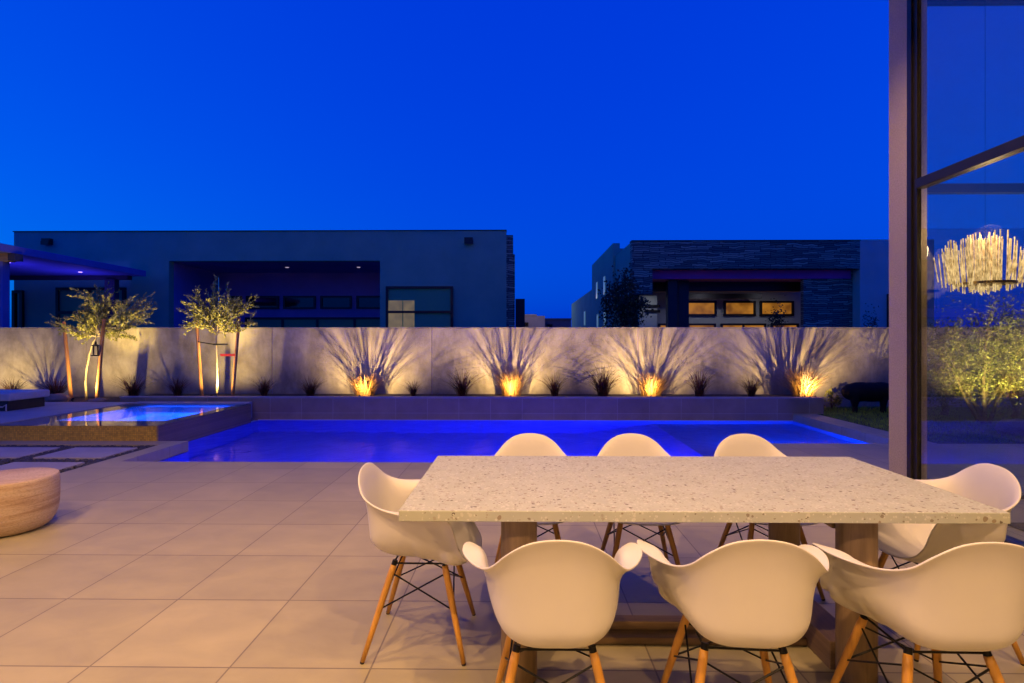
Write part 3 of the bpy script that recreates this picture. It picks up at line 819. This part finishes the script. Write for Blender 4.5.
obj('lid', MB().lathe([(0.07,0.2),(0.07,0.215),(0.02,0.24),(0.012,0.30)], 16), M['wire'], ln)
obj('hanger', MB().tube([(0,0,0.3),(0.01,0.02,0.46)],0.004,6), M['wire'], ln)

uplight(-8.80, 10.62, 0.22, (-8.75,11.25,1.5), 25, YEL, 'small uplight at the foot of the bent young tree', 150)
uplight(-6.15, 10.80, 0.262, (-6.15,11.25,1.5), 23, YEL, 'small uplight at the foot of the straight young tree', 150)
for (x,y,z,tx) in ((-8.76,10.90,0.25,-8.35),(-6.10,10.98,0.30,-6.20)):
    spot('crown_lamp', (x,y,z), (tx,11.12,2.0), 640, YEL, 74, 1.0, 0.015)
uplight(-10.95, 10.65, 0.21, (-10.9,11.5,1.3), 24, YEL, 'small uplight behind the sun lounger', 150)

bs = [((-9.12,10.62,0.25),(0.20,0.15,0.12),'rounded boulder beside the foot of the sun lounger',3),
      ((-8.40,10.72,0.21),(0.16,0.13,0.06),'flat stone at the foot of the bent young tree',4)]
for c,r,lab,sd in bs:
    tag(obj('boulder', MB().ball((0,0,0), r, 18, 12, 0.35, sd), M['boulder'], smooth=True, loc=c), lab, 'boulder')

# ------------------------------------------------------------------ animal sculpture on the lawn
pg = MB()
pg.ball((0.32,0,0.405),(0.34,0.20,0.195)); pg.ball((0.52,0,0.40),(0.40,0.20,0.195)); pg.ball((0.72,0,0.41),(0.30,0.19,0.190)); pg.ball((0.15,0,0.40),(0.185,0.165,0.165))
pg.ball((0.94,0,0.42),(0.20,0.15,0.155)); pg.ball((1.08,0,0.38),(0.15,0.11,0.115)); pg.ball((1.20,0,0.35),(0.10,0.065,0.062))
for yy in (-0.07,0.07):
    pg.ball((1.04,yy*1.1,0.49),(0.03,0.03,0.055),8,6)
for (x,yy,dx) in ((0.17,-0.085,-0.02),(0.26,0.085,0.03),(0.72,-0.085,0.0),(0.80,0.085,0.02)):
    pg.tube([(x,yy,0.40),(x+dx,yy,0.22),(x+dx*0.5,yy,0.10),(x+dx*0.5,yy,0.0)], [0.095,0.066,0.042,0.050], 12)
pg.tube([(0.0,0,0.46),(-0.03,0,0.42),(-0.02,0.01,0.36)], [0.014,0.011,0.008], 6)
ps = obj('animal_sculpture', pg, M['sculpture'], smooth=True, loc=(6.40,10.80,0.0))
rm = ps.modifiers.new('one_skin','REMESH'); rm.mode = 'VOXEL'; rm.voxel_size = 0.014; rm.use_smooth_shade = True
sm = ps.modifiers.new('relax','SMOOTH'); sm.factor = 0.5; sm.iterations = 8
tag(ps, 'black pig shaped lawn sculpture standing on the grass by the wall', 'sculpture')
# small plant behind the sculpture
def shrub(name, label, cat, loc, rx, ry, rz_, n, mat, seed, L=0.05, W=0.012, trunk=None, group=None, clumps=14):
    rg = random.Random(seed)
    t = thing(name, label, cat, loc, 0, group)
    le = MB(); cs = []
    for _ in range(clumps):
        while True:
            d = Vector((rg.uniform(-1,1),rg.uniform(-1,1),rg.uniform(-1,1)))
            if 0.15 < d.length < 1: break
        cs.append((d, rg.uniform(0.22,0.42)))
    z0 = trunk or 0
    for _ in range(n):
        d, s = rg.choice(cs)
        p = d + Vector((rg.gauss(0,s*0.55),rg.gauss(0,s*0.55),rg.gauss(0,s*0.55)))
        p = Vector((p.x*rx, p.y*ry, z0 + rz_ + p.z*rz_))
        leaf_at(le, p, Vector((rg.gauss(0,1),rg.gauss(0,1),rg.gauss(0.2,1))), L*rg.uniform(.7,1.3), W*rg.uniform(.8,1.3), rg)
    obj('crown', le, M[mat], t)
    tr = MB()
    if trunk: tr.tube([(0,0,0),(0.04,0,trunk*0.6),(0,0.02,trunk+rz_*0.6)], [0.07,0.055,0.03], 8)
    for d, s in cs[:9]:
        tr.tube([(0,0,z0*0.8+0.02),(d.x*rx*0.4,d.y*ry*0.4,z0+rz_*0.7+d.z*rz_*0.3),(d.x*rx*0.9,d.y*ry*0.9,z0+rz_+d.z*rz_*0.9)], [0.02 if trunk else 0.008,0.012 if trunk else 0.005,0.003], 5)
    obj('trunk' if trunk else 'stems', tr, M['bark_dark'], t)
    return t
shrub('low_plant', 'low leafy plant growing behind the black sculpture', 'plant', (6.42,11.25,0.0), 0.12,0.12,0.22, 160, 'olive', 5, 0.07,0.02)
# garden tree seen through the corner glass
def multi_tree():
    t = thing('garden_tree', 'multi trunk feathery tree glowing yellow behind the corner glass', 'tree', (7.95,9.4,0.0))
    rg = random.Random(33); tr = MB(); le = MB()
    for k in range(7):
        a = -0.9+1.8*k/6 + rg.uniform(-.1,.1)
        d = Vector((math.sin(a), rg.uniform(-0.3,0.3), 1.15))
        pts = branch_path((rg.uniform(-.08,.08),rg.uniform(-.08,.08),0), d, rg.uniform(1.5,1.95), rg, 8, 0.16, 0.03)
        tr.tube(pts, [0.035*(1-0.85*i/8) for i in range(9)], 7)
        for j in range(44):
            f = rg.uniform(0.28,1.0)*8; i = min(7,int(f)); q = pts[i].lerp(pts[i+1], f-i)
            td = (pts[i+1]-pts[i]).normalized()*0.5 + Vector((rg.gauss(0,.7),rg.gauss(0,.7),rg.gauss(0.0,.5)))
            tp = branch_path(q, td, rg.uniform(0.25,0.55), rg, 4, 0.3, 0.0)
            tr.tube(tp, [0.006,0.005,0.004,0.003,0.002], 4)
            for m in range(34):
                g_ = (m+.5)/20*4; jj = min(3,int(g_)); pp = tp[jj].lerp(tp[jj+1], g_-jj)
                leaf_at(le, pp + Vector((rg.gauss(0,.03),rg.gauss(0,.03),rg.gauss(0,.03))), Vector((rg.gauss(0,1),rg.gauss(0,1),rg.gauss(0,1))), rg.uniform(.03,.055), rg.uniform(.007,.012), rg)
    obj('trunk', tr, M['bark_dark'], t, smooth=True); obj('crown', le, M['mesquite'], t)
multi_tree()
uplight(7.50, 8.52, 0.03, (7.95,9.4,1.9), 150, YEL, 'small uplight at the foot of the tree behind the corner glass', 105)
uplight(8.55, 8.50, 0.03, (8.3,9.45,1.9), 150, YEL, 'small uplight beside the stones behind the corner glass', 105)
for c,r,lab,sd in (((7.45,8.25,0.08),(0.24,0.18,0.16),'low boulder before the tree behind the corner glass',8), ((8.05,8.15,0.07),(0.30,0.2,0.15),'broad boulder beside the tree behind the corner glass',9)):
    tag(obj('boulder', MB().ball((0,0,0), r, 18, 12, 0.3, sd), M['boulder'], smooth=True, loc=c), lab, 'boulder')

shrub('garden_shrub', 'rounded green shrub left of the glowing tree behind the corner glass', 'shrub', (7.95,10.3,0.0), 0.50,0.5,0.80, 3000, 'mesquite', 81, 0.05,0.014, 0.15, None, 24)
shrub('garden_shrub', 'tall green shrub right of the glowing tree behind the corner glass', 'shrub', (9.0,10.0,0.0), 0.75,0.6,1.05, 4200, 'mesquite', 82, 0.05,0.014, 0.15, None, 30)
# ------------------------------------------------------------------ neighbouring houses
def window(parent, off, x0, x1, z0, z1, y, fw=0.06, pane='pane', mull=(), bars=(), depth=0.10):
    fr = MB()
    fr.box(x0,x1,y-0.03,y+depth,z1-fw,z1); fr.box(x0,x1,y-0.03,y+depth,z0,z0+fw)
    fr.box(x0,x0+fw,y-0.03,y+depth,z0+fw+.001,z1-fw-.001); fr.box(x1-fw,x1,y-0.03,y+depth,z0+fw+.001,z1-fw-.001)
    for m in mull: fr.box(m-fw/2,m+fw/2,y-0.02,y+depth,z0+fw+.001,z1-fw-.001)
    for b in bars: fr.box(x0+fw+.001,x1-fw-.001,y-0.025,y+depth,b-fw/2,b+fw/2)
    o = obj('window', shift(fr,off), M['frame'], parent)
    obj('pane', shift(MB().box(x0+fw*0.5,x1-fw*0.5,y+0.03,y+0.05,z0+fw*0.5,z1-fw*0.5),off), M[pane], o)
    return o
# house on the left: long flat-roofed block with a recessed porch
h1 = thing('flat_roof_house', 'long blue grey flat roofed house with a deep recessed porch behind the wall', 'house', (-8.6,18,0))
O1 = Vector((-8.6,18,0))
part('front_wall', MB().box(-16.91,-11.676,18,18.25,0,5.06).box(-4.614,-0.42,18,18.25,0,5.06).box(-11.676,-4.614,18,18.25,4.08,5.06), M['house_stucco'], h1, O1)
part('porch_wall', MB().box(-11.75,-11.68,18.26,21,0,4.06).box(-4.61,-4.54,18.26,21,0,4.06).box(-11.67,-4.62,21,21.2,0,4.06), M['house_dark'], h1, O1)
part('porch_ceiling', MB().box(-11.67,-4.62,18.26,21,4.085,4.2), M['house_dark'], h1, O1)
part('side_wall', MB().box(-16.9,-16.7,18.26,27,0,5.05).box(-0.65,-0.43,18.26,24,0,5.05), M['house_stucco'], h1, O1)
part('roof', MB().box(-16.69,-0.66,18.26,27,4.6,4.75), M['house_dark'], h1, O1)
part('parapet_cap', MB().box(-16.93,-0.41,17.97,18.28,5.062,5.09), M['frame'], h1, O1)
part('stone_pier', MB().box(-0.418,-0.20,18.02,18.6,0,4.92).box(-0.198,-0.14,18.1,18.4,0,4.3), M['ledger'], h1, O1)
window(h1,O1,-15.42,-13.1,1.0,3.19,17.93,0.09,'pane_teal',(-14.3,),(2.36,))
window(h1,O1,-17.0+0.1,-16.55,0.1,3.1,17.93,0.09,'pane')
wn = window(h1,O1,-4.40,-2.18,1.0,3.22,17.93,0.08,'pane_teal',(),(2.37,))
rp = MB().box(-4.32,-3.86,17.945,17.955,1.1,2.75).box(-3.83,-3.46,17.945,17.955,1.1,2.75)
obj('lit_reflection', shift(rp,O1), M['pale_glow'], wn)  # warm reflection drawn as faintly glowing panels on the pane
for x0,x1 in ((-11.2,-10.75),(-10.566,-9.30),(-9.12,-7.87),(-7.68,-6.47),(-6.28,-5.1)):
    window(h1,O1,x0,x1,2.655,3.16,20.93,0.07,'pane')
window(h1,O1,-10.6,-4.75,0.05,2.33,20.93,0.08,'pane_teal',(-9.15,-7.8,-6.35))
for x in (-15.72,-1.66):
    part('scupper', MB().box(x-0.14,x+0.14,17.85,17.99,4.62,4.82).box(x-0.10,x+0.16,17.78,17.849,4.60,4.72), M['frame'], h1, O1)
for x in (-8.4,-5.8):
    part('downlight', MB().lathe([(0.01,4.07),(0.06,4.07),(0.06,4.084),(0.01,4.084)],14,(x,19.6)), M['spot_dot'], h1, O1)

spot('porch_lamp', (7.2,20.3,3.45), (7.2,21.4,0.5), 26, (0.8,0.8,1.0), 150, 1.0, 0.1)
spot('porch_lamp', (9.6,20.3,3.45), (9.6,21.4,0.5), 22, (0.8,0.8,1.0), 150, 1.0, 0.1)
spot('porch_lamp', (4.7,18.9,3.1), (4.7,19.8,1.5), 9, (0.8,0.85,1.0), 150, 1.0, 0.1)
point('street_lamp', (0.8,37.5,4.2), 60, (1.0,0.78,0.55), 0.2)
# ramada at far left
ra = thing('ramada', 'flat roofed ramada with a glowing violet soffit behind the wall', 'ramada', (-14.5,15,0))
O2 = Vector((-14.5,15,0))
part('roof', MB().box(-19,-12.03,12.2,17.4,3.49,3.68), M['ramada'], ra, O2, bevel=0.01)
part('beam', MB().box(-19,-12.38,17.05,17.25,3.36,3.487), M['ramada_beam'], ra, O2)
part('cedar_beam', MB().box(-19,-12.12,12.75,12.95,3.30,3.487), M['cedar'], ra, O2)
part('beam_end', MB().box(-12.118,-11.95,12.74,12.96,3.32,3.487), M['ramada_beam'], ra, O2)
part('post', MB().box(-13.08,-12.76,17.0,17.2,0,3.358), M['ramada_beam'], ra, O2)
part('post', MB().box(-12.50,-12.26,12.76,12.94,0,3.298), M['ramada'], ra, O2)
for q in ((-13.5,14.2),(-13.2,16.2)):
    part('soffit_light', MB().lathe([(0.01,3.475),(0.05,3.475),(0.05,3.488),(0.01,3.488)],12,q), M['led'], ra, O2)
    spot('soffit_led', (q[0],q[1],2.3), (q[0]-0.3,q[1],3.5), 60, (0.10,0.07,1.0), 165, 1.0, 0.1)
# violet lamp stays below the soffit, hidden behind the wall

# house on the right: ledger stone front with a deep canopy
h2 = thing('stone_fronted_house', 'dark house with ledger stone parapet, deep porch and amber lit windows', 'house', (7.5,18,0))
O3 = Vector((7.5,18,0))
part('stone_parapet', MB().box(3.73,11.19,18,18.3,3.79,4.71), M['ledger'], h2, O3)
part('stone_wall', MB().box(9.56,11.19,18.4,18.6,0,3.785), M['ledger'], h2, O3)
part('stone_wall', MB().box(3.73,4.40,18.0,18.25,2.95,3.785), M['ledger'], h2, O3)
part('stone_return', MB().box(3.73,3.95,18.31,21.1,3.0,4.70), M['house_stucco'], h2, O3)
part('pale_wall', MB().box(11.195,13.6,18,21,0,4.74), M['house_light'], h2, O3)
window(h2,O3,12.06,13.3,0.5,2.95,17.93,0.1,'pane')
part('porch_soffit', MB().box(3.96,11.18,18.31,21.9,3.80,3.95), M['soffit'], h2, O3)
part('fascia', MB().prism([(4.42,18.34),(11.1,18.34),(10.6,19.4),(4.42,19.4)],3.50,3.795), M['soffit'], h2, O3)
part('canopy_beam', MB().box(4.2,10.75,19.42,19.7,3.18,3.60), M['dark_beam'], h2, O3)
part('back_wall', MB().box(4.9,11.7,22,22.2,0,3.79), M['house_light'], h2, O3)
part('ceiling_fan_rail', MB().box(6.0,9.4,21.2,21.3,3.05,3.25), M['dark_beam'], h2, O3)
part('fin_wall', MB().box(4.35,5.0,19.75,19.95,0,3.05), M['house_light'], h2, O3)
for z in (2.44,2.62):
    part('fin_louvre', MB().box(4.55,5.1,19.70,19.745,z,z+0.10), M['frame'], h2, O3)
part('column', MB().box(5.08,5.40,18.6,18.9,0,3.49), M['dark_beam'], h2, O3)
part('column', MB().box(5.52,5.88,18.9,19.2,0,3.49), M['dark_beam'], h2, O3)
for x0,x1 in ((6.05,7.92),(8.22,9.48),(9.66,11.0)):
    window(h2,O3,x0,x1,2.42,3.02,21.93,0.08,'amber')
window(h2,O3,5.6,7.9,0.1,2.12,21.93,0.08,'amber',(6.8,)); window(h2,O3,8.1,9.9,0.1,2.12,21.93,0.08,'amber',(9.0,)); window(h2,O3,10.1,11.2,0.1,2.12,21.93,0.08,'amber')
part('main_block', MB().box(3.64,13.4,22.3,27.2,0,5.2).box(3.64,3.9,21.11,22.29,0,5.2), M['house_stucco'], h2, O3)
part('rear_block', MB().box(3.66,12,27.22,38,0,4.0), M['house_stucco'], h2, O3)
for y,z in ((23.0,3.4),(25.2,3.4),(25.0,1.9),(22.9,1.9),(30,2.3)):
    part('narrow_window', MB().box(3.61,3.658 if y>27 else 3.638,y,y+0.35,z,z+0.75), M['strip_light'], h2, O3)
for x in (4.6,5.6,7.2,8.8,10.2):
    part('downlight', MB().lathe([(0.01,3.58),(0.035,3.58),(0.035,3.70),(0.01,3.70)],12,(x,19.405)), M['spot_dot'], h2, O3)
part('parapet_cap', MB().box(3.71,11.21,17.98,18.32,4.713,4.735), M['frame'], h2, O3)

# distant houses between
for (x0,x1,y0,y1,z,mat,lab,stp) in ((-0.06,1.9,40,46,3.28,'far_tan','small tan house seen in the gap between the two neighbours',True),
                                (1.95,4.2,44,50,3.15,'far_dark','low dark house seen in the gap, left of the stone fronted house',False)):
    if mat not in M: M[mat] = plain(mat, (0.42,0.34,0.28) if stp else (0.14,0.13,0.15), 0.9, 0.15, 1.0)
    hx = thing('distant_house', lab, 'house', ((x0+x1)/2,y0,0)); oo = Vector(((x0+x1)/2,y0,0))
    part('wall', MB().box(x0,x1,y0,y1,0,z), M[mat], hx, oo)
    part('roof', MB().box(x0-0.05,x1+0.05,y0-0.1,y1,z+0.002,z+0.12) if not stp else MB().box(x0+0.3,x1-0.6,y0-0.05,y1,z+0.002,z+0.12), M['far_dark'] if 'far_dark' in M else M[mat], hx, oo)
    window(hx,oo,x0+0.3,x0+0.75,2.5,2.8,y0-0.07,0.05,'pane')
tag(obj('chimney_block', MB().box(-0.2,0.32,30,31,0,3.75), M['dark_beam']), 'dark block standing beside the long blue grey house corner', 'chimney')

shrub('neighbour_tree', 'dark leafy tree standing left of the stone fronted house', 'tree', (2.95,15.2,0.0), 0.62,0.55,1.02, 3600, 'darkleaf', 71, 0.085,0.026, 1.25, None, 26)
shrub('neighbour_shrub', 'small conical shrub before the amber lit windows of the stone house', 'shrub', (8.2,17.4,0.0), 0.28,0.28,1.12, 900, 'darkleaf', 72, 0.07,0.02, 0.2)
shrub('neighbour_shrub', 'small dark shrub at the foot of the stone house pale wall', 'shrub', (11.15,17.4,0.0), 0.25,0.25,1.0, 700, 'darkleaf', 73, 0.07,0.02, 0.2)

# ------------------------------------------------------------------ patio and pool lighting
for (x,y,e) in ((-3.2,0.4,130),(-1.0,-0.2,130),(1.2,-0.2,120),(2.6,0.4,90),(-1.8,2.7,75),(0.8,2.6,26),(-4.2,2.4,80),(2.2,3.9,60),(0.6,-2.4,130),(-2.6,-2.4,110)):
    spot('ceiling_lamp', (x,y,4.5), (x,y+0.25,0), e*3.0, (1.0,0.565,0.25), 140, 0.8, 0.05)
for x,e in ((-3.4,170),(-1.4,260),(0.4,420),(2.0,460)):
    spot('pool_lamp', (x,6.36,-0.45), (x,8.0,-1.45), e*1.25, (0.0,0.008,1.0), 165, 1.0, 0.10)
spot('shelf_lamp', (4.0,7.56,-0.36), (4.2,10,-0.42), 620, (0.0,0.045,1.0), 165, 0.9, 0.05)
spot('spa_lamp', (-5.36,9.0,-0.30), (-6.4,9.0,-0.38), 240, (0.02,0.13,1.0), 165, 0.9, 0.05)
spot('spa_lamp', (-6.5,8.12,0.09), (-6.3,10.1,-0.25), 420, (0.0,0.07,1.0), 165, 0.9, 0.05)
spot('spa_lamp', (-5.6,8.12,0.09), (-5.8,10.1,-0.25), 420, (0.0,0.07,1.0), 165, 0.9, 0.05)
point('chandelier_lamp', (3.84,4.52,2.26), 16, (1.0,0.62,0.28), 0.10)
spot('interior_lamp', (4.6,2.6,4.4), (4.6,2.6,0), 45, (1.0,0.62,0.32), 140, 0.8, 0.1)

# ------------------------------------------------------------------ sky
W = bpy.data.worlds.new('World'); S.world = W; W.use_nodes = True
t = W.node_tree; bg = t.nodes['Background']
sky = t.nodes.new('ShaderNodeTexSky'); sky.sky_type = 'NISHITA'; sky.sun_disc = False
sky.sun_elevation = R(-1.0); sky.sun_rotation = R(-90); sky.ozone_density = 4.0; sky.air_density = 1.0; sky.dust_density = 0.3
tint = t.nodes.new('ShaderNodeMix'); tint.data_type = 'RGBA'; tint.blend_type = 'MULTIPLY'; tint.inputs['Factor'].default_value = 1.0
tint.inputs['B'].default_value = (0.0,0.55,0.55,1)
base = t.nodes.new('ShaderNodeMix'); base.data_type = 'RGBA'; base.blend_type = 'ADD'; base.inputs['Factor'].default_value = 1.0
base.inputs['B'].default_value = (0.0,0.012,0.60,1)
t.links.new(sky.outputs[0], tint.inputs['A']); t.links.new(tint.outputs['Result'], base.inputs['A']); t.links.new(base.outputs['Result'], bg.inputs['Color'])
bg.inputs['Strength'].default_value = 1.0

# ------------------------------------------------------------------ render settings
S.render.engine = 'CYCLES'
S.cycles.use_denoising = True
try: S.cycles.denoiser = 'OPENIMAGEDENOISE'
except Exception: pass
S.cycles.max_bounces = 10; S.cycles.transparent_max_bounces = 12; S.cycles.transmission_bounces = 8; S.cycles.diffuse_bounces = 3; S.cycles.glossy_bounces = 4
S.cycles.sample_clamp_indirect = 4.0; S.cycles.blur_glossy = 0.5
S.cycles.caustics_reflective = False; S.cycles.caustics_refractive = True
S.view_settings.view_transform = 'Standard'; S.view_settings.look = 'None'; S.view_settings.gamma = 1.0; S.view_settings.exposure = 0.0
